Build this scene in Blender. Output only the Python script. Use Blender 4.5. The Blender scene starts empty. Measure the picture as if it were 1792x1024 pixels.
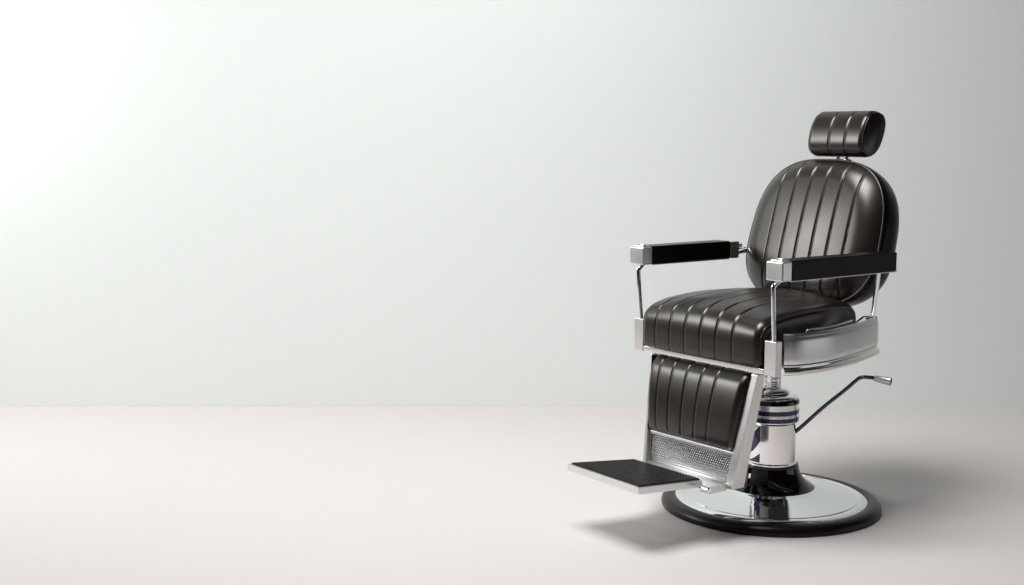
import bpy, bmesh, math, random
from mathutils import Vector, Matrix
random.seed(4)
PI = math.pi
scene = bpy.context.scene
COL = scene.collection

# ------------------------------------------------------------------ materials
def mat(name, color, rough=0.5, metal=0.0, spec=0.5, coat=0.0, coat_rough=0.1,
        bump=0.0, bump_scale=200.0, rvar=0.0, rscale=6.0, cvar=0.0, aniso=0.0):
    m = bpy.data.materials.new(name); m.use_nodes = True
    nt = m.node_tree; b = nt.nodes['Principled BSDF']
    b.inputs['Base Color'].default_value = (*color, 1)
    b.inputs['Roughness'].default_value = rough
    b.inputs['Metallic'].default_value = metal
    b.inputs['Specular IOR Level'].default_value = spec
    b.inputs['Coat Weight'].default_value = coat
    b.inputs['Coat Roughness'].default_value = coat_rough
    if name.endswith('leather'): b.inputs['Specular Tint'].default_value = (1.0, 0.96, 0.93, 1)
    tc = nt.nodes.new('ShaderNodeTexCoord')
    if bump:
        n = nt.nodes.new('ShaderNodeTexNoise'); n.inputs['Scale'].default_value = bump_scale
        n.inputs['Detail'].default_value = 4
        nt.links.new(tc.outputs['Object'], n.inputs['Vector'])
        bp = nt.nodes.new('ShaderNodeBump'); bp.inputs['Strength'].default_value = bump
        bp.inputs['Distance'].default_value = 0.001
        nt.links.new(n.outputs['Fac'], bp.inputs['Height'])
        nt.links.new(bp.outputs['Normal'], b.inputs['Normal'])
    if rvar or cvar:
        n = nt.nodes.new('ShaderNodeTexNoise'); n.inputs['Scale'].default_value = rscale
        n.inputs['Detail'].default_value = 5
        nt.links.new(tc.outputs['Object'], n.inputs['Vector'])
        if rvar:
            mr = nt.nodes.new('ShaderNodeMapRange')
            mr.inputs['From Min'].default_value = 0.3; mr.inputs['From Max'].default_value = 0.7
            mr.inputs['To Min'].default_value = rough - rvar; mr.inputs['To Max'].default_value = rough + rvar
            nt.links.new(n.outputs['Fac'], mr.inputs['Value'])
            nt.links.new(mr.outputs['Result'], b.inputs['Roughness'])
        if cvar:
            cr = nt.nodes.new('ShaderNodeMix'); cr.data_type = 'RGBA'
            cr.inputs[6].default_value = (*[c*(1-cvar) for c in color], 1)
            cr.inputs[7].default_value = (*[min(1, c*(1+cvar)) for c in color], 1)
            nt.links.new(n.outputs['Fac'], cr.inputs[0])
            nt.links.new(cr.outputs[2], b.inputs['Base Color'])
    return m

LEATHER = mat('dark_brown_leather', (0.0062, 0.0034, 0.0022), 0.30, spec=0.68, bump=0.06, bump_scale=900, rvar=0.02, rscale=7)
PIPING  = mat('dark_piping', (0.014, 0.009, 0.008), 0.26, spec=0.7)
BLACKPAD = mat('black_armrest_vinyl', (0.004, 0.0038, 0.0036), 0.30, spec=0.14, bump=0.15, bump_scale=300, rvar=0.06)
CHROME  = mat('chrome', (0.86, 0.88, 0.89), 0.045, metal=1, rvar=0.015, rscale=5)
SATIN   = mat('satin_steel', (0.80, 0.79, 0.78), 0.33, metal=1, rvar=0.03, rscale=14)
BRUSHED = mat('brushed_skirt_steel', (0.80, 0.81, 0.82), 0.36, metal=1, rvar=0.03, rscale=10)
DIMPLED = mat('dimple_steel', (0.88, 0.88, 0.87), 0.14, metal=1)
PLATE = mat('plate_steel', (0.36, 0.37, 0.38), 0.22, metal=1)
RUBBER  = mat('black_rubber', (0.006, 0.006, 0.006), 0.32, spec=0.25, bump=0.12, bump_scale=260, rvar=0.05)
TREAD   = mat('ribbed_rubber', (0.012, 0.013, 0.013), 0.38, spec=0.5)
DARKCHROME = mat('darkened_chrome', (0.10, 0.105, 0.12), 0.12, metal=1)
ENAMEL  = mat('polished_steel', (0.88, 0.86, 0.85), 0.10, metal=1)
BLUE    = mat('navy_enamel', (0.006, 0.014, 0.10), 0.12, spec=0.5, coat=0.3, coat_rough=0.05)
MOULDING = mat('moulding_steel', (0.83,0.80,0.785), 0.17, metal=1)
BLACKREFLECT = mat('painted_black_reflection', (0.004,0.004,0.004), 0.06, spec=0.6)  # black colour in place of the dark surroundings mirrored in chrome
DARKGAP = mat('dark_steel', (0.05, 0.05, 0.055), 0.25, metal=1)
WALL    = mat('painted_wall', (0.840, 0.882, 0.858), 0.85, spec=0.15, bump=0.25, bump_scale=90, cvar=0.008, rscale=2)
FLOOR   = mat('painted_floor', (0.640, 0.604, 0.596), 0.62, spec=0.18, bump=0.15, bump_scale=120, cvar=0.012, rscale=3)

# ------------------------------------------------------------------ object helpers
def link(name, me, m, parent=None, smooth=35):
    me.materials.clear(); me.materials.append(m)
    for p in me.polygons: p.use_smooth = bool(smooth)
    if smooth: me.set_sharp_from_angle(angle=math.radians(smooth))
    o = bpy.data.objects.new(name, me); COL.objects.link(o)
    if parent: o.parent = parent
    return o

def frombm(name, bm, m, parent=None, smooth=35):
    bmesh.ops.recalc_face_normals(bm, faces=bm.faces)
    me = bpy.data.meshes.new(name); bm.to_mesh(me); bm.free()
    o = link(name, me, m, parent, smooth)
    if smooth == 30:
        w = o.modifiers.new('WeightedNormal', 'WEIGHTED_NORMAL'); w.keep_sharp = True
    return o

def add_hexa(bm, c8, bevel=0.0, seg=2):
    """box from 8 corners: bottom 4 (ccw) then top 4"""
    t = bmesh.new()
    v = [t.verts.new(p) for p in c8]
    for f in ((3,2,1,0),(4,5,6,7),(0,1,5,4),(1,2,6,5),(2,3,7,6),(3,0,4,7)):
        t.faces.new([v[i] for i in f])
    bmesh.ops.recalc_face_normals(t, faces=t.faces)
    if bevel:
        bmesh.ops.bevel(t, geom=list(t.edges), offset=bevel, segments=seg, profile=0.5, affect='EDGES')
    merge(bm, t)

def merge(bm, t):
    mp = {v: bm.verts.new(v.co) for v in t.verts}
    for f in t.faces:
        try: bm.faces.new([mp[v] for v in f.verts])
        except ValueError: pass
    t.free()

def add_box(bm, x0, x1, y0, y1, z0, z1, bevel=0.0, seg=2):
    add_hexa(bm, [(x0,y0,z0),(x1,y0,z0),(x1,y1,z0),(x0,y1,z0),
                  (x0,y0,z1),(x1,y0,z1),(x1,y1,z1),(x0,y1,z1)], bevel, seg)

def catmull(pts, n=8, closed=False):
    P = [Vector(p) for p in pts]; out = []
    N = len(P); rng = N if closed else N-1
    for i in range(rng):
        if closed: a,b,c,d = P[(i-1)%N],P[i],P[(i+1)%N],P[(i+2)%N]
        else: a,b,c,d = P[max(i-1,0)],P[i],P[i+1],P[min(i+2,N-1)]
        for k in range(n):
            t = k/n
            out.append(0.5*((2*b)+(c-a)*t+(2*a-5*b+4*c-d)*t*t+(3*b-a-3*c+d)*t**3))
    if not closed: out.append(P[-1])
    return out

def add_tube(bm, pts, r, seg=16, closed=False, cap=True):
    pts = [Vector(p) for p in pts]; n = len(pts)
    rs = r if isinstance(r, (list, tuple)) else [r]*n
    rings = []; up = None
    for i, p in enumerate(pts):
        if closed: t = pts[(i+1)%n]-pts[i-1]
        else: t = pts[min(i+1,n-1)]-pts[max(i-1,0)]
        t.normalize()
        if up is None:
            up = Vector((0,0,1)) if abs(t.z) < 0.9 else Vector((1,0,0))
        s = t.cross(up).normalized(); up = s.cross(t).normalized()
        rings.append([bm.verts.new(p+(s*math.cos(a)+up*math.sin(a))*rs[i])
                      for a in (2*PI*k/seg for k in range(seg))])
    m = n if closed else n-1
    for i in range(m):
        A, B = rings[i], rings[(i+1)%n]
        for k in range(seg):
            bm.faces.new((A[k],A[(k+1)%seg],B[(k+1)%seg],B[k]))
    if cap and not closed:
        bm.faces.new(rings[0]); bm.faces.new(rings[-1])

def add_lathe(bm, prof, seg=128, c=(0,0), a0=0.0, a1=2*PI):
    full = abs(a1-a0-2*PI) < 1e-6
    n = seg if full else seg+1
    rings = []
    for r, z in prof:
        if r < 1e-6: rings.append([bm.verts.new((c[0],c[1],z))])
        else: rings.append([bm.verts.new((c[0]+r*math.cos(a0+(a1-a0)*k/seg), c[1]+r*math.sin(a0+(a1-a0)*k/seg), z)) for k in range(n)])
    for A, B in zip(rings, rings[1:]):
        for k in range(seg):
            k2 = (k+1) % n if full else k+1
            q = [A[k%len(A)], A[k2%len(A)], B[k2%len(B)], B[k%len(B)]]
            q = list(dict.fromkeys(q))
            if len(q) >= 3: bm.faces.new(q)

def puff(y, seams, y0, y1, a):
    """height of a stitched channel at lateral position y; 0 in the seam"""
    e = [y0]+list(seams)+[y1]
    for i in range(len(e)-1):
        if e[i] <= y <= e[i+1]:
            w = e[i+1]-e[i]; t = (y-e[i])/w
            d = 1.0
            for k, s in ((i, t*w), (i+1, (1-t)*w)):
                if 0 < k < len(e)-1:
                    u = min(1, s/0.0075); d = min(d, 1-(1-u)**2.0)
            return a*d
    return a

def resample(pts, n):
    L = [0]
    N = len(pts)
    for i in range(N): L.append(L[-1]+(pts[(i+1)%N]-pts[i]).length)
    out = []; j = 0
    for k in range(n):
        s = L[-1]*k/n
        while L[j+1] < s: j += 1
        t = (s-L[j])/max(1e-9, L[j+1]-L[j])
        out.append(pts[j].lerp(pts[(j+1)%N], t))
    return out

def cushion_roll(name, ctrl, y0, y1, seams, R, a, material, parent, ns=150, step=0.0016,
                 crown=lambda p, t: Vector((0,0,0)), mask=lambda p: 1.0, endbulge=0.008, endexp=2.4, ymap=lambda y, p: y):
    """ctrl: closed side profile (x,z); swept from y0 to y1 with stitched channels"""
    prof = resample(catmull([(x,z,0) for x,z in ctrl], 10, True), ns)
    N = len(prof); nor = []
    area = sum(prof[i].x*prof[(i+1)%N].y-prof[(i+1)%N].x*prof[i].y for i in range(N))
    sg = 1 if area > 0 else -1
    for i in range(N):
        t = (prof[(i+1)%N]-prof[i-1]).normalized(); nor.append(Vector((t.y,-t.x,0))*sg)
    cen = sum(prof, Vector())/N
    bm = bmesh.new(); rings = []
    ys = []; y = y0
    m = int((y1-y0)/step)
    ys = [y0+(y1-y0)*k/m for k in range(m+1)]
    # denser sampling near the rounded ends
    extra = [y0+R*(1-math.cos(PI/2*k/8)) for k in range(1,8)]
    ys = sorted(ys+extra+[y1+y0-e for e in extra])
    mid = (y0+y1)/2; hw = (y1-y0)/2
    for y in ys:
        d = min(y-y0, y1-y)
        ins = 0.0
        if d < R:
            u = 1-d/R; ins = R*(1-(max(0,1-u**endexp))**(1/endexp))
        g = puff(y, seams, y0, y1, a)
        t = (y-mid)/hw; ring = []
        for p, n in zip(prof, nor):
            q = p+n*(g*mask(p)-ins)
            c = crown(q, t)
            ring.append(bm.verts.new((q.x+c.x, ymap(y, q)+c.y, q.y+c.z)))
        rings.append(ring)
    for A, B in zip(rings, rings[1:]):
        for i in range(N):
            bm.faces.new((A[i],A[(i+1)%N],B[(i+1)%N],B[i]))
    for ring, s in ((rings[0],-1),(rings[-1],1)):
        prev = ring; c = sum((v.co for v in ring), Vector())/N
        for k in range(1, 9):
            f = 1-k/9
            cur = [bm.verts.new(c+(v.co-c)*f+Vector((0, s*endbulge*(1-f*f), 0))) for v in ring]
            for i in range(N): bm.faces.new((prev[i],prev[(i+1)%N],cur[(i+1)%N],cur[i]))
            prev = cur
        cv = bm.verts.new(c+Vector((0,s*endbulge,0)))
        for i in range(N): bm.faces.new((prev[i],prev[(i+1)%N],cv))
    def ringpts(y, off=0.0, keep=lambda p: True):
        d = min(y-y0, y1-y); u = max(0, 1-d/R); ins = R*(1-(max(0,1-u**endexp))**(1/endexp))
        t = (y-mid)/hw; out = []
        for p, n in zip(prof, nor):
            q = p+n*(a*mask(p)-ins+off); c = crown(q, t)
            out.append(Vector((q.x+c.x, ymap(y,q)+c.y, q.y+c.z)))
        return out
    o = frombm(name, bm, material, parent, 60)
    return o, ringpts

# ------------------------------------------------------------------ root
chair = bpy.data.objects.new('barber_chair', None); COL.objects.link(chair)
chair['label'] = 'vintage barber chair with channelled dark brown leather and chrome, on a round chrome base'
chair['category'] = 'barber chair'
# local axes: +x front of chair, +y the armrest nearer the camera, z up
XF = Vector((-0.81342, -0.58167, 0)); YN = Vector((0.58167, -0.81342, 0))
chair.matrix_world = Matrix(((XF.x, YN.x, 0, 0), (XF.y, YN.y, 0, 0), (0, 0, 1, 0), (0, 0, 0, 1)))
chair.empty_display_size = 0.1

# ------------------------------------------------------------------ base
bm = bmesh.new()
bell = [(0.0795,0.130),(0.0805,0.122),(0.0845,0.108),(0.0925,0.093),(0.107,0.0765),(0.130,0.0610),(0.160,0.0520),(0.195,0.0445),(0.228,0.0385)]
bell = [tuple(p) for p in [(v.x, v.y) for v in catmull([(r,z,0) for r,z in bell], 8)]]
prof = [(0.0,0.050),(0.126,0.050),(0.1275,0.0617)] + [p for p in bell if p[0] > 0.1285] + [(0.250,0.0350),(0.2515,0.0330),(0.2535,0.0327),(0.2555,0.0345),
        (0.262,0.0340),(0.270,0.0320),(0.2765,0.0285),(0.2785,0.0225),(0.2785,0.010),(0.0,0.010)]
add_lathe(bm, prof, 192)
base = frombm('base', bm, CHROME, chair, 30)
bm = bmesh.new()
add_lathe(bm, [(0.0,0.131),(0.074,0.131),(0.0780,0.1315)]+[p for p in bell if p[0] < 0.1275]+[(0.1272,0.0620),(0.1268,0.051)], 160)
frombm('bell', bm, BLACKREFLECT, base, 40)  # chrome bell's dark reflection painted as a solid black colour
bm = bmesh.new()
rp = [(0.276,0.0265),(0.281,0.0300),(0.289,0.0310),(0.299,0.0295),(0.309,0.0248),(0.3155,0.0165),(0.3175,0.008),(0.316,0.0015),(0.313,0.0),(0.276,0.0)]
add_lathe(bm, [(v.x, v.y) for v in catmull([(r,z,0) for r,z in rp[:8]], 4)]+rp[8:]+[rp[0]], 160)
frombm('rubber_ring', bm, RUBBER, base, 40)

# ------------------------------------------------------------------ pedestal cylinder
bm = bmesh.new()
add_lathe(bm, [(0.0,0.1225),(0.0745,0.1225),(0.0745,0.1265),(0.0705,0.1285),(0.0700,0.131),(0.0700,0.243),(0.0715,0.2455),
               (0.0765,0.2485),(0.0775,0.2515),(0.0775,0.268),(0.0765,0.2695),(0.0775,0.271),(0.0775,0.302),(0.0,0.302)], 128)
ped = frombm('pedestal', bm, ENAMEL, chair, 30)
for z0, z1 in ((0.2515,0.2650),(0.2725,0.2865)):
    bm = bmesh.new()
    add_lathe(bm, [(0.0773,z0),(0.0781,z0+0.0005),(0.0781,z1-0.0005),(0.0773,z1)], 128)
    frombm('blue_band', bm, BLUE, ped, 30)
ped.location.z = 0.0092
# two slanting navy stripes on the front-facing part of the cylinder
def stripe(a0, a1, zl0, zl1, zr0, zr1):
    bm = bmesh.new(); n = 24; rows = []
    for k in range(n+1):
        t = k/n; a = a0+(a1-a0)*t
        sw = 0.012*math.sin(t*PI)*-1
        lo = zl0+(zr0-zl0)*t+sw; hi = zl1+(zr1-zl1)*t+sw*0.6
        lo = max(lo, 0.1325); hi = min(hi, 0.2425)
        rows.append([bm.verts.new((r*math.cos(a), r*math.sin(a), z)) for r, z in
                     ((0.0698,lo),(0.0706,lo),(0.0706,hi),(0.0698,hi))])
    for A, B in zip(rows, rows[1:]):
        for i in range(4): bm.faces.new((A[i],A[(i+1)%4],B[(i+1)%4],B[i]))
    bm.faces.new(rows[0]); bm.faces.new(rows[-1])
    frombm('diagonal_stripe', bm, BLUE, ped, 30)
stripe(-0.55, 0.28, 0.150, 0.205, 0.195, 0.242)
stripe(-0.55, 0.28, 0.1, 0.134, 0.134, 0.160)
# domed chrome cap
bm = bmesh.new()
cp = [(0.0775,0.3025),(0.0785,0.3045),(0.0768,0.3095),(0.0742,0.3165),(0.0690,0.3225),(0.061,0.3258),(0.052,0.3275),(0.047,0.328)]
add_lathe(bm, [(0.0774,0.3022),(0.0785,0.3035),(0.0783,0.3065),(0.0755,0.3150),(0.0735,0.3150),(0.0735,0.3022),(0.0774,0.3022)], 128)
frombm('cap_painted_reflection', bm, BLACKREFLECT, ped, 40)  # black strip painted where the chrome cap's shoulder would mirror darkness
bm = bmesh.new(); cp = [(0.0753,0.3151),(0.0735,0.3190),(0.0690,0.3230),(0.061,0.3258),(0.052,0.3275),(0.047,0.328)]
add_lathe(bm, [(0.0,0.3151)]+[(v.x,v.y) for v in catmull([(r,z,0) for r,z in cp],4)]+[(0.0,0.328)], 128)
frombm('cap', bm, CHROME, ped, 40)
bm = bmesh.new()
add_lathe(bm, [(0.0,0.3285),(0.048,0.3285),(0.0505,0.3315),(0.049,0.3355),(0.042,0.341),(0.031,0.345),(0.021,0.3465),(0.0,0.3465)], 96)
frombm('collar', bm, CHROME, ped, 35)

# ------------------------------------------------------------------ piston
bm = bmesh.new()
add_lathe(bm, [(0.0,0.347),(0.0150,0.347),(0.0150,0.452),(0.0,0.452)], 48)
pist = frombm('piston', bm, CHROME, chair, 30); pist.location.z = 0.005
for r, z0, z1 in ((0.026,0.3475,0.352),(0.020,0.3545,0.358),(0.023,0.361,0.3645),(0.0195,0.374,0.3775),(0.0175,0.387,0.390)):
    bm = bmesh.new()
    add_lathe(bm, [(0.0148,z0),(r-0.0008,z0),(r,z0+0.0008),(r,z1-0.0008),(r-0.0008,z1),(0.0148,z1)], 48)
    frombm('ring', bm, CHROME, pist, 30)
bm = bmesh.new()
for k in range(4):
    a = 0.5+k*PI/2; x, y = 0.021*math.cos(a), 0.021*math.sin(a)
    add_tube(bm, [(x,y,0.350),(x,y,0.378)], 0.0028, 10)
    add_tube(bm, [(x,y,0.3775),(x,y,0.382)], 0.0045, 6)
frombm('bolt', bm, CHROME, pist, 30)

# ------------------------------------------------------------------ pump lever
bm = bmesh.new()
lv = catmull([(-0.020,0.026,0.200),(-0.045,0.058,0.230),(-0.089,0.113,0.301),(-0.128,0.162,0.358),(-0.147,0.186,0.388),(-0.154,0.196,0.3955),(-0.162,0.206,0.397),(-0.180,0.229,0.395)], 8)
add_tube(bm, lv, 0.0055, 16)
lever = frombm('pump_lever', bm, DARKCHROME, chair, 50)
bm = bmesh.new()
d = Vector((-0.176,0.224,0.395)); e = d+Vector((-0.45,0.88,-0.13)).normalized()*0.047
ax = (e-d).normalized()
add_tube(bm, [d, d+ax*0.001, d.lerp(e,0.5), e-ax*0.001, e], [0.007,0.0083,0.0102,0.0125,0.0115], 32)
grip = frombm('grip', bm, SATIN, lever, 40)
bm = bmesh.new(); add_tube(bm, [e+ax*0.0002, e+ax*0.0012], [0.0100,0.0092], 32)
frombm('grip_end', bm, RUBBER, grip, 40)

# ------------------------------------------------------------------ seat frame
bm = bmesh.new()
add_box(bm, 0.262, 0.290, -0.2405, 0.2375, 0.4570, 0.4715, 0.002)        # front rail
add_box(bm, -0.175, -0.155, -0.17, 0.17, 0.4575, 0.487, 0.003)           # rear rail, low behind the cushion
add_box(bm, -0.154, 0.261, -0.055, 0.055, 0.4575, 0.4695, 0.002)         # centre plate over the piston
for s in (-1, 1): add_box(bm, -0.154, 0.261, s*0.17-0.015, s*0.17+0.015, 0.4575, 0.4685, 0.002)
frame = frombm('seat_frame', bm, SATIN, chair, 30)
for y0, y1 in ((-0.281,-0.2415),(0.2385,0.280)):
    bm = bmesh.new(); add_box(bm, 0.268, 0.2905, y0, y1, 0.4565 if y0 > 0 else 0.455, 0.549, 0.002)
    frombm('front_bracket', bm, SATIN, frame, 30)

def skirt(s, yoff):
    plan = catmull([(0.254,0.274,0),(0.225,0.290,0),(0.17,0.297,0),(0.10,0.294,0),(0.02,0.278,0),(-0.06,0.256,0),(-0.13,0.232,0),(-0.193,0.208,0),(-0.225,0.189,0),(-0.240,0.160,0)], 10)
    n = len(plan); nor = []
    for i in range(n):
        t = (plan[min(i+1,n-1)]-plan[max(i-1,0)]).normalized(); nor.append(Vector((-t.y*-1*-1, 0, 0)) if 0 else Vector((t.y,-t.x,0))*-1)
    # outward normal check: should point to +y on the long side
    if nor[n//3].y < 0: nor = [-v for v in nor]
    def sweep(sec, name, m, parent):
        bm = bmesh.new(); rows = []
        for p, nn in zip(plan, nor):
            rows.append([bm.verts.new(((p+nn*o).x, s*((p+nn*o).y)+yoff, z)) for o, z in sec])
        k = len(sec)
        for A, B in zip(rows, rows[1:]):
            for i in range(k): bm.faces.new((A[i],A[(i+1)%k],B[(i+1)%k],B[i]))
        bm.faces.new(rows[0]); bm.faces.new(rows[-1])
        return frombm(name, bm, m, parent, 32)
    wall = [(-0.004,0.484),(0.000,0.484),(0.0018,0.487),(0.0026,0.500),(0.0030,0.522),(0.0024,0.545),(0.0010,0.552),(0.0,0.5540),(-0.001,0.5560),
            (-0.0012,0.5590),(-0.003,0.5635),(-0.006,0.566),(-0.0095,0.5655),(-0.0105,0.562),(-0.0105,0.556),(-0.008,0.550),(-0.006,0.545),(-0.006,0.50)]
    w = sweep(wall, 'side_skirt', BRUSHED, chair)
    fl = [(-0.02,0.457),(0.0035,0.457),(0.0075,0.459),(0.0092,0.463),(0.0088,0.468),(0.006,0.4715),(0.0028,0.473),(0.0010,0.4745),(0.0006,0.4775),(0.0018,0.4795),(0.0022,0.4818),(0.001,0.4837),(-0.004,0.4838),(-0.02,0.4838)]
    sweep(fl, 'lower_moulding', MOULDING, w)
skirt(1, 0.0); skirt(-1, -0.005)

# ------------------------------------------------------------------ seat cushion
seat_prof = [(0.262,0.4735),(0.292,0.4745),(0.3000,0.484),(0.3015,0.515),(0.3005,0.546),(0.2955,0.567),(0.280,0.586),(0.250,0.598),(0.20,0.607),(0.12,0.614),(0.03,0.616),
             (-0.06,0.612),(-0.11,0.604),(-0.138,0.588),(-0.146,0.560),(-0.147,0.52),(-0.145,0.485),(-0.132,0.4745),(-0.05,0.473),(0.12,0.473)]
SE = [-0.172,-0.110,-0.048,0.014,0.075,0.136]
def seat_crown(q, t):
    k = max(0.0, min(1.0, (0.10-q.x)/0.25)); sh = -0.050*t*(k*k*(3-2*k))
    if q.y < 0.555: return Vector((0.006*(1-t*t)*max(0, min(1,(q.x-0.2)/0.08)), sh, 0))
    w = min(1, (q.y-0.555)/0.05)
    return Vector((0.006*(1-t*t)*max(0, min(1,(q.x-0.2)/0.08)), sh, 0.022*(1-t*t)*w))
seat, rp_ = cushion_roll('seat_cushion', seat_prof, -0.238, 0.232, SE, 0.026, 0.0024, LEATHER, chair, crown=seat_crown, ns=170)
for y in (-0.2375+0.003, 0.232-0.0035):
    bm = bmesh.new(); add_tube(bm, rp_(y, 0.0006), 0.0021, 8, closed=True); frombm('piping', bm, PIPING, seat, 60)

# ------------------------------------------------------------------ backrest
LEAN = math.radians(15.5)
bc = Vector((-0.179, -0.021, 0.800))                 # centre of the outline plane
Uv = Vector((-math.sin(LEAN), 0, math.cos(LEAN)))    # up along the back
Nv = Vector((math.cos(LEAN), 0, math.sin(LEAN)))     # towards the sitter
Lv = Vector((0,1,0))
HW, HH, NE = 0.247, 0.2175, 2.9
BS = [-0.153+0.058*i for i in range(6)]
def outline(u, v):
    """unit square point -> plane (y,z') on scaled superellipse; returns y, h, rho"""
    r = max(abs(u), abs(v))
    if r < 1e-9: return 0, 0, 0
    k = r/((abs(u)**NE+abs(v)**NE)**(1/NE))
    a, b = u*k, v*k
    w = HW*(1.0-0.055*b-0.03*b*b)
    return a*w, b*HH, r
def front_h(y, h, r):
    e = max(0, 1-r)
    roll = 0.029*(1-(1-min(1, e/0.30))**2.4)
    dome = 0.015*(1-r*r)
    fade = min(1, e/0.10)
    g = puff(y+bc.y, BS, -0.30, 0.27, 0.0032)-0.0032
    # channels die out on the rolled edge
    return roll+dome+g*fade**0.8
G = 320
bm = bmesh.new(); vs = []
for j in range(G+1):
    row = []
    for i in range(G+1):
        y, h, r = outline(-1+2*i/G, -1+2*j/G)
        p = bc+Lv*y+Uv*h+Nv*front_h(y, h, r)
        row.append(bm.verts.new(p))
    vs.append(row)
for j in range(G):
    for i in range(G):
        bm.faces.new((vs[j][i],vs[j][i+1],vs[j+1][i+1],vs[j+1][i]))
edge = [(i,0) for i in range(G)]+[(G,j) for j in range(G)]+[(i,G) for i in range(G,0,-1)]+[(0,j) for j in range(G,0,-1)]
back = frombm('backrest', bm, LEATHER, chair, 60)
epts = [outline(-1+2*i/G, -1+2*j/G)[:2] for i, j in edge]
bm = bmesh.new(); add_tube(bm, [bc+Lv*y*1.002+Uv*h*1.002-Nv*0.0005 for y,h in epts[::2]], 0.0026, 8, closed=True)
frombm('piping', bm, PIPING, back, 60)
# padded shell behind the face
bm = bmesh.new(); prev = None
secs = [(0.0,0.99)]
for k in range(1, 25):
    th = PI/2*k/24
    secs.append((0.130*math.sin(th)**0.85, 1.018*max(0.0,math.cos(th))**0.26))
for d, s in secs[:-1]:
    # the shell's centre rides slightly up as it goes back
    cur = [bm.verts.new(bc+Lv*y*s+Uv*h*s-Nv*(d+0.001)) for y,h in epts[::3]]
    if prev:
        n = len(cur)
        for i in range(n): bm.faces.new((prev[i],prev[(i+1)%n],cur[(i+1)%n],cur[i]))
    prev = cur
bm.faces.new(prev)
frombm('back_shell', bm, BLACKPAD, back, 50)
# support bar from the seat frame up to the back shell
bm = bmesh.new()
add_hexa(bm, [(-0.176,-0.045,0.462),(-0.156,-0.045,0.462),(-0.156,0.035,0.462),(-0.176,0.035,0.462),
              (-0.262,-0.045,0.72),(-0.230,-0.045,0.72),(-0.230,0.035,0.72),(-0.262,0.035,0.72)], 0.003)
frombm('support_bar', bm, SATIN, chair, 30)

# ------------------------------------------------------------------ headrest
hc = (-0.281, 1.0850)
hp = [(0.047,-0.030),(0.050,-0.005),(0.0485,0.025),(0.040,0.050),(0.022,0.0655),(-0.002,0.068),(-0.026,0.061),(-0.042,0.042),(-0.047,0.015),(-0.045,-0.015),(-0.037,-0.042),(-0.020,-0.062),(0.002,-0.068),(0.024,-0.062),(0.039,-0.049)]
hrot = math.radians(12)
hp = [(hc[0]+x*math.cos(hrot)-z*math.sin(hrot)*1.3, hc[1]+x*math.sin(hrot)*0.4+z*0.955) for x,z in hp]
head, hrp = cushion_roll('headrest', hp, -0.096, 0.110, [-0.013,0.047], 0.016, 0.0022, LEATHER, chair, ns=110, endbulge=0.004, endexp=2.2)
for y in (-0.0935, 0.1075):
    bm = bmesh.new(); add_tube(bm, hrp(y, 0.0005), 0.0017, 8, closed=True); frombm('piping', bm, PIPING, head, 60)
bm = bmesh.new()
for y in (-0.010, 0.022):
    add_tube(bm, [(-0.262,y,1.0),(-0.272,y,1.03)], 0.0055, 14)
add_box(bm, -0.276, -0.252, -0.022, 0.034, 1.003, 1.012, 0.002)
frombm('headrest_post', bm, CHROME, head, 40)

# ------------------------------------------------------------------ armrests
def armrest(y0, y1, xr, rear_cap):
    bm = bmesh.new()
    add_box(bm, xr, 0.250, y0+0.001, y1-0.001, 0.7075, 0.7605, 0.0035, 3)
    pad = frombm('armrest', bm, BLACKPAD, chair, 30)
    bm = bmesh.new(); add_box(bm, 0.2505, 0.287, y0-0.001, y1+0.001, 0.7065, 0.7585, 0.004, 3)
    frombm('front_cap', bm, SATIN, pad, 30)
    bm = bmesh.new(); yc = (y0+y1)/2
    add_box(bm, 0.252, 0.279, y0+0.008, y1-0.010, 0.759, 0.7620, 0.001)
    add_box(bm, 0.258, 0.270, yc-0.010, yc+0.012, 0.7622, 0.7655, 0.0015)
    add_tube(bm, [(0.274,yc-0.004,0.7615),(0.274,yc-0.004,0.7650)], 0.0035, 12)
    frombm('latch', bm, SATIN, pad, 30)
    bm = bmesh.new(); add_box(bm, xr-0.010 if not rear_cap else xr+0.0, 0.246, y0+0.004, y1-0.004, 0.7045, 0.7070, 0.0008)
    frombm('underplate', bm, SATIN, pad, 30)
    if rear_cap:
        bm = bmesh.new(); add_box(bm, xr-0.036, xr-0.0005, y0-0.001, y1+0.001, 0.7065, 0.7585, 0.003, 2)
        rc = frombm('rear_cap', bm, SATIN, pad, 30)
        bm = bmesh.new()
        add_tube(bm, [(xr-0.036,yc,0.741),(xr-0.072,yc,0.741)], 0.008, 16)
        add_tube(bm, [(xr-0.036,yc,0.722),(xr-0.060,yc,0.722),(xr-0.085,yc+0.01,0.728)], 0.010, 16)
        frombm('pivot_bolt', bm, CHROME, rc, 40)
    return pad
near = armrest(0.2345, 0.2915, -0.173, False)
far = armrest(-0.3085, -0.2495, -0.068, True)
def rod(path, r, parent, name):
    bm = bmesh.new(); add_tube(bm, path, r, 20); frombm(name, bm, CHROME, parent, 40)
rod(catmull([(0.262,0.262,0.709),(0.270,0.262,0.703),(0.281,0.260,0.694),(0.284,0.2595,0.680),(0.2765,0.2585,0.545)], 6), 0.0062, near, 'front_post')
rod(catmull([(0.262,-0.273,0.709),(0.270,-0.273,0.703),(0.282,-0.272,0.694),(0.285,-0.271,0.680),(0.277,-0.266,0.545)], 6), 0.0062, far, 'front_post')
rod([(-0.140,0.258,0.712),(-0.1420,0.253,0.700),(-0.190,0.199,0.570)], 0.0066, near, 'rear_post')
rod([(-0.180,-0.262,0.735),(-0.190,-0.255,0.715),(-0.175,-0.205,0.566)], 0.0066, far, 'rear_post')
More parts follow.
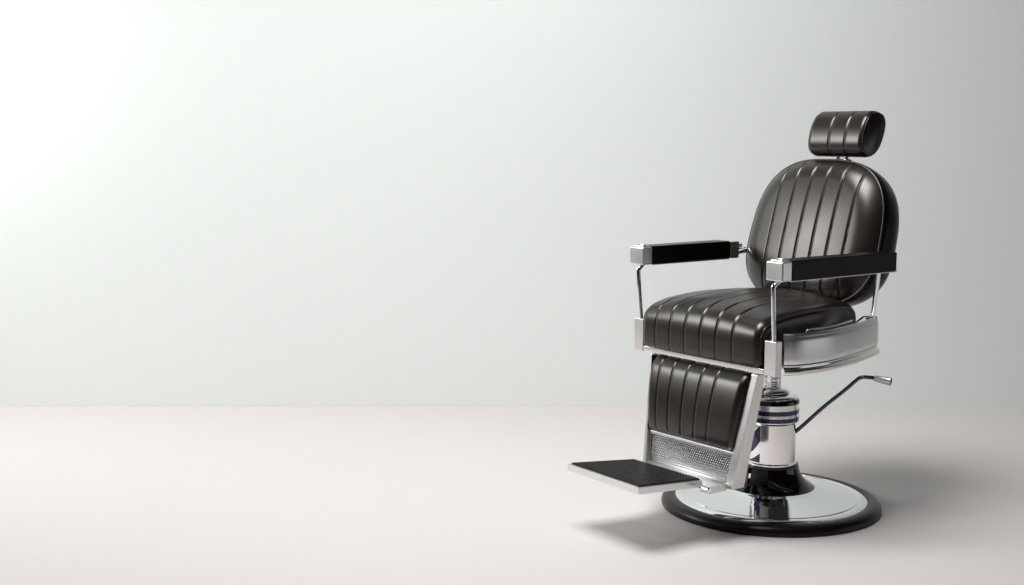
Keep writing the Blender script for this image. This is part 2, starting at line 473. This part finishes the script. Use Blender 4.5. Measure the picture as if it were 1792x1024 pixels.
for s, p in ((1, near), (-1, far)):
    bm = bmesh.new(); yy = 0.195 if s > 0 else -0.205; xx = -0.190 if s > 0 else -0.175
    add_box(bm, xx-0.013, xx+0.013, yy-0.011, yy+0.011, 0.556, 0.5695, 0.003)
    add_tube(bm, [(xx+0.055,yy-s*0.006,0.556),(xx+0.030,yy-s*0.006,0.567),(xx+0.008,yy-s*0.004,0.568)], 0.0035, 10)
    frombm('post_clamp', bm, CHROME, p, 40)
# thin chrome trim bar lying in the near skirt
bm = bmesh.new(); add_tube(bm, catmull([(0.150,0.252,0.560),(0.148,0.262,0.568),(0.10,0.268,0.5685),(0.02,0.250,0.5685),(-0.08,0.216,0.5685)],8), 0.0022, 10)
frombm('trim_rod', bm, CHROME, chair, 40)

# ------------------------------------------------------------------ leg rest
ZT, ZB = 0.452, 0.143
def LX(z): return 0.283+(ZT-z)/(ZT-ZB)*(0.336-0.283)      # front plane of the panel
def YL(z): return -0.208+(ZT-z)/(ZT-ZB)*0.036             # far edge, drawing in towards the foot
def YR(z): return  0.216-(ZT-z)/(ZT-ZB)*0.030
def slab(bm, x_off0, x_off1, yl, yr, z0, z1, bev=0.0015):
    """slab following the raked panel; yl, yr functions of z"""
    c = []
    for z in (z0, z1):
        c += [(LX(z)+x_off0, yl(z), z), (LX(z)+x_off1, yl(z), z), (LX(z)+x_off1, yr(z), z), (LX(z)+x_off0, yr(z), z)]
    add_hexa(bm, c, bev)
bm = bmesh.new()
slab(bm, -0.020, -0.012, lambda z: YL(z)+0.006, lambda z: YR(z)-0.026, ZB+0.004, ZT-0.004)
leg = frombm('leg_rest', bm, SATIN, chair, 30)
# struts: near one deeper at the foot
bm = bmesh.new()
add_hexa(bm, [(LX(ZB)-0.036, YR(ZB)-0.028, ZB),(LX(ZB)+0.010, YR(ZB)-0.028, ZB),(LX(ZB)+0.010, YR(ZB), ZB),(LX(ZB)-0.036, YR(ZB), ZB),
              (LX(ZT)-0.024, YR(ZT)-0.024, ZT),(LX(ZT)+0.006, YR(ZT)-0.024, ZT),(LX(ZT)+0.006, YR(ZT), ZT),(LX(ZT)-0.024, YR(ZT), ZT)], 0.0018)
frombm('strut', bm, SATIN, leg, 30)
bm = bmesh.new()
add_hexa(bm, [(LX(ZB)-0.030, YL(ZB)-0.004, ZB),(LX(ZB)+0.008, YL(ZB)-0.004, ZB),(LX(ZB)+0.008, YL(ZB)+0.008, ZB),(LX(ZB)-0.030, YL(ZB)+0.008, ZB),
              (LX(ZT)-0.024, YL(ZT)-0.003, ZT),(LX(ZT)+0.006, YL(ZT)-0.003, ZT),(LX(ZT)+0.006, YL(ZT)+0.006, ZT),(LX(ZT)-0.024, YL(ZT)+0.006, ZT)], 0.0015)
frombm('strut', bm, SATIN, leg, 30)
# hanger arms up into the seat frame
for y in (-0.190, 0.165):
    bm = bmesh.new(); add_box(bm, 0.264, 0.276, y-0.010, y+0.010, 0.440, 0.4568, 0.001)
    frombm('hanger', bm, SATIN, leg, 30)
# dimpled plate
PZ0, PZ1 = 0.150, 0.236
bm = bmesh.new()
slab(bm, -0.0115, -0.006, lambda z: YL(z)+0.0085, lambda z: YR(z)-0.0295, PZ0, PZ1, 0.0008)
nplate = len(bm.faces); rows = 11; dz = 0.0068
for j in range(rows):
    z = PZ0+0.008+j*dz
    yl, yr = YL(z)+0.017, YR(z)-0.038
    n = int((yr-yl)/0.0078)
    for i in range(n+1):
        y = yl+i*0.0078+(0.0039 if j % 2 else 0)
        if y > yr: continue
        c0 = Vector((LX(z)-0.0062, y, z)); ring = []; ring2 = []
        for k in range(8):
            a = 2*PI*k/8
            ring.append(bm.verts.new(c0+Vector((0,0.0029*math.cos(a),0.0029*math.sin(a)))))
            ring2.append(bm.verts.new(c0+Vector((0.0016,0.0020*math.cos(a),0.0018*math.sin(a)))))
        tip = bm.verts.new(c0+Vector((0.0024,0,0)))
        for k in range(8):
            bm.faces.new((ring[k],ring[(k+1)%8],ring2[(k+1)%8],ring2[k])); bm.faces.new((ring2[k],ring2[(k+1)%8],tip))
bm.faces.ensure_lookup_table()
for i, f in enumerate(bm.faces): f.material_index = 1 if i >= nplate else 0
plate = frombm('dimpled_plate', bm, PLATE, leg, 50)
plate.data.materials.append(DIMPLED)
bm = bmesh.new()   # raised border of the plate
slab(bm, -0.006, 0.000, lambda z: YL(z)+0.0085, lambda z: YR(z)-0.0295, PZ1-0.006, PZ1+0.001, 0.001)
slab(bm, -0.006, -0.001, lambda z: YR(z)-0.0365, lambda z: YR(z)-0.0295, PZ0, PZ1-0.0062, 0.001)
slab(bm, -0.006, -0.002, lambda z: YL(z)+0.0085, lambda z: YL(z)+0.0125, PZ0, PZ1-0.0062, 0.001)
frombm('plate_border', bm, SATIN, plate, 30)
# bottom tray joining panel and footrest
bm = bmesh.new()
add_box(bm, 0.322, 0.405, -0.150, 0.1570, 0.1435, 0.1495, 0.001)
add_box(bm, 0.347, 0.418, 0.1575, 0.1700, 0.1390, 0.1570, 0.0015)
tray = frombm('tray', bm, SATIN, leg, 30)
bm = bmesh.new(); add_tube(bm, [(0.423,0.150,0.1530),(0.423,0.1790,0.1530),(0.423,0.1815,0.1530)], [0.0085,0.0085,0.006], 20)
frombm('hinge_pin', bm, CHROME, tray, 35)
# leg cushion
LC = [-0.156,-0.099,-0.037,0.025,0.085]
z0, z1 = 0.2415, 0.4485
def LP(f, off): 
    z = z0+(z1-z0)*f; return (LX(z)+off, z)
lp = [LP(0.0,-0.004),LP(0.01,0.006),LP(0.045,0.013),LP(0.13,0.019),LP(0.3,0.023),LP(0.5,0.025),LP(0.7,0.024),LP(0.86,0.020),LP(0.945,0.012),LP(0.99,0.003),LP(1.0,-0.006),LP(0.97,-0.0115),LP(0.5,-0.0118),LP(0.03,-0.0115)]
def ym(y, q):
    f = (y+0.2)/0.388
    z = q.y; a = YL(z)+0.011; b = YR(z)-0.026
    return a+(b-a)*(y+0.2005)/(0.1905+0.2005)
legc, lrp = cushion_roll('leg_cushion', lp, -0.2005, 0.1905, [-0.151,-0.096,-0.037,0.023,0.081], 0.026, 0.0024, LEATHER, leg, ns=140, ymap=ym, endbulge=0.0,
     mask=lambda p: 1.0)

# ------------------------------------------------------------------ footrest
FF, NF, NR, FRr = Vector((0.622,-0.173,0.182)), Vector((0.625,0.128,0.182)), Vector((0.408,0.138,0.170)), Vector((0.412,-0.137,0.169))
th = Vector((0,0,-0.0195))
bm = bmesh.new()
add_hexa(bm, [FRr+th, FF+th, NF+th, NR+th, FRr, FF, NF, NR], 0.0015)
foot = frombm('footrest', bm, SATIN, chair, 30)
bm = bmesh.new()
def FP(u, v, h=0.0):  # u: 0 far .. 1 near, v: 0 rear .. 1 front
    a = FRr.lerp(NR, u); b = FF.lerp(NF, u); return a.lerp(b, v)+Vector((0,0,h))
u0, u1, v0, v1 = 0.020, 0.980, 0.012, 0.972
NRB = 24
add_hexa(bm, [FP(u0,v0,0.0004),FP(u0,v1,0.0004),FP(u1,v1,0.0004),FP(u1,v0,0.0004),FP(u0,v0,0.0014),FP(u0,v1,0.0014),FP(u1,v1,0.0014),FP(u1,v0,0.0014)])
for k in range(NRB):
    a = u0+(u1-u0)*(k+0.22)/NRB; b = u0+(u1-u0)*(k+0.78)/NRB; m1, m2 = a+(b-a)*0.25, a+(b-a)*0.75
    add_hexa(bm, [FP(a,v0+0.01,0.0013),FP(a,v1-0.01,0.0013),FP(b,v1-0.01,0.0013),FP(b,v0+0.01,0.0013),
                  FP(m1,v0+0.01,0.0048),FP(m1,v1-0.01,0.0048),FP(m2,v1-0.01,0.0048),FP(m2,v0+0.01,0.0048)])
frombm('ribbed_tread', bm, TREAD, foot, 20)

# ------------------------------------------------------------------ setting
def plane(name, co, m):
    me = bpy.data.meshes.new(name); me.from_pydata(co, [], [(0,1,2,3)]); o = link(name, me, m, None, 0)
    o['kind'] = 'structure'; return o
WY = 1.394
plane('floor', [(-3.6,-6,0),(6,-6,0),(6,WY,0),(-3.6,WY,0)], FLOOR)
w = plane('wall', [(-3.6,WY,-0.001),(6,WY,-0.001),(6,WY,3.2),(-3.6,WY,3.2)], WALL)
w['label'] = 'plain pale grey green painted wall behind the barber chair'; w['category'] = 'wall'

# ------------------------------------------------------------------ lights
def area(name, loc, target, sx, sy, power, color=(1,1,1), spread=180):
    L = bpy.data.lights.new(name, 'AREA'); L.shape = 'RECTANGLE'; L.size = sx; L.size_y = sy
    L.energy = power; L.color = color; L.spread = math.radians(spread)
    o = bpy.data.objects.new(name, L); COL.objects.link(o); o.location = loc
    d = Vector(target)-Vector(loc); o.rotation_euler = d.to_track_quat('-Z','Y').to_euler()
    o['kind'] = 'structure'
    return o
area('left_softbox', (-4.1, 0.42, 2.0), (0.0, 0.15, 0.95), 1.35, 1.15, 66, (1.0,1.0,0.985))
area('background_softbox', (-3.6, -0.3, 3.1), (-3.0, 1.39, 0.9), 0.8, 0.8, 13, (1.0,1.0,0.99), 115)
area('overhead_softbox', (-1.1, -0.62, 3.4), (0.05, 0.0, 0.2), 1.6, 1.6, 71, (1.0,0.995,0.99), 136)
area('right_added_fill', (3.6, -0.9, 0.5), (0.0, 0.0, 0.45), 2.4, 0.9, 4.5, (0.97,1.0,1.0))  # unseen fill, added so the skirt and posts reflect light grey
world = bpy.data.worlds.new('World'); scene.world = world; world.use_nodes = True
world.node_tree.nodes['Background'].inputs[0].default_value = (0.95,1.0,1.0,1)
world.node_tree.nodes['Background'].inputs[1].default_value = 0.02

# ------------------------------------------------------------------ camera
cd = bpy.data.cameras.new('Camera'); cam = bpy.data.objects.new('Camera', cd); COL.objects.link(cam)
cd.sensor_width = 36; cd.lens = 2292/1792*36; cd.clip_end = 100
cam.location = (-0.7596, -3.7557, 1.09)
cam.rotation_euler = (math.radians(90-6.965), 0, 0)
scene.camera = cam
scene.view_settings.view_transform = 'Standard'; scene.view_settings.look = 'None'
scene.view_settings.exposure = 0; scene.view_settings.gamma = 1
scene.view_settings.use_curve_mapping = False
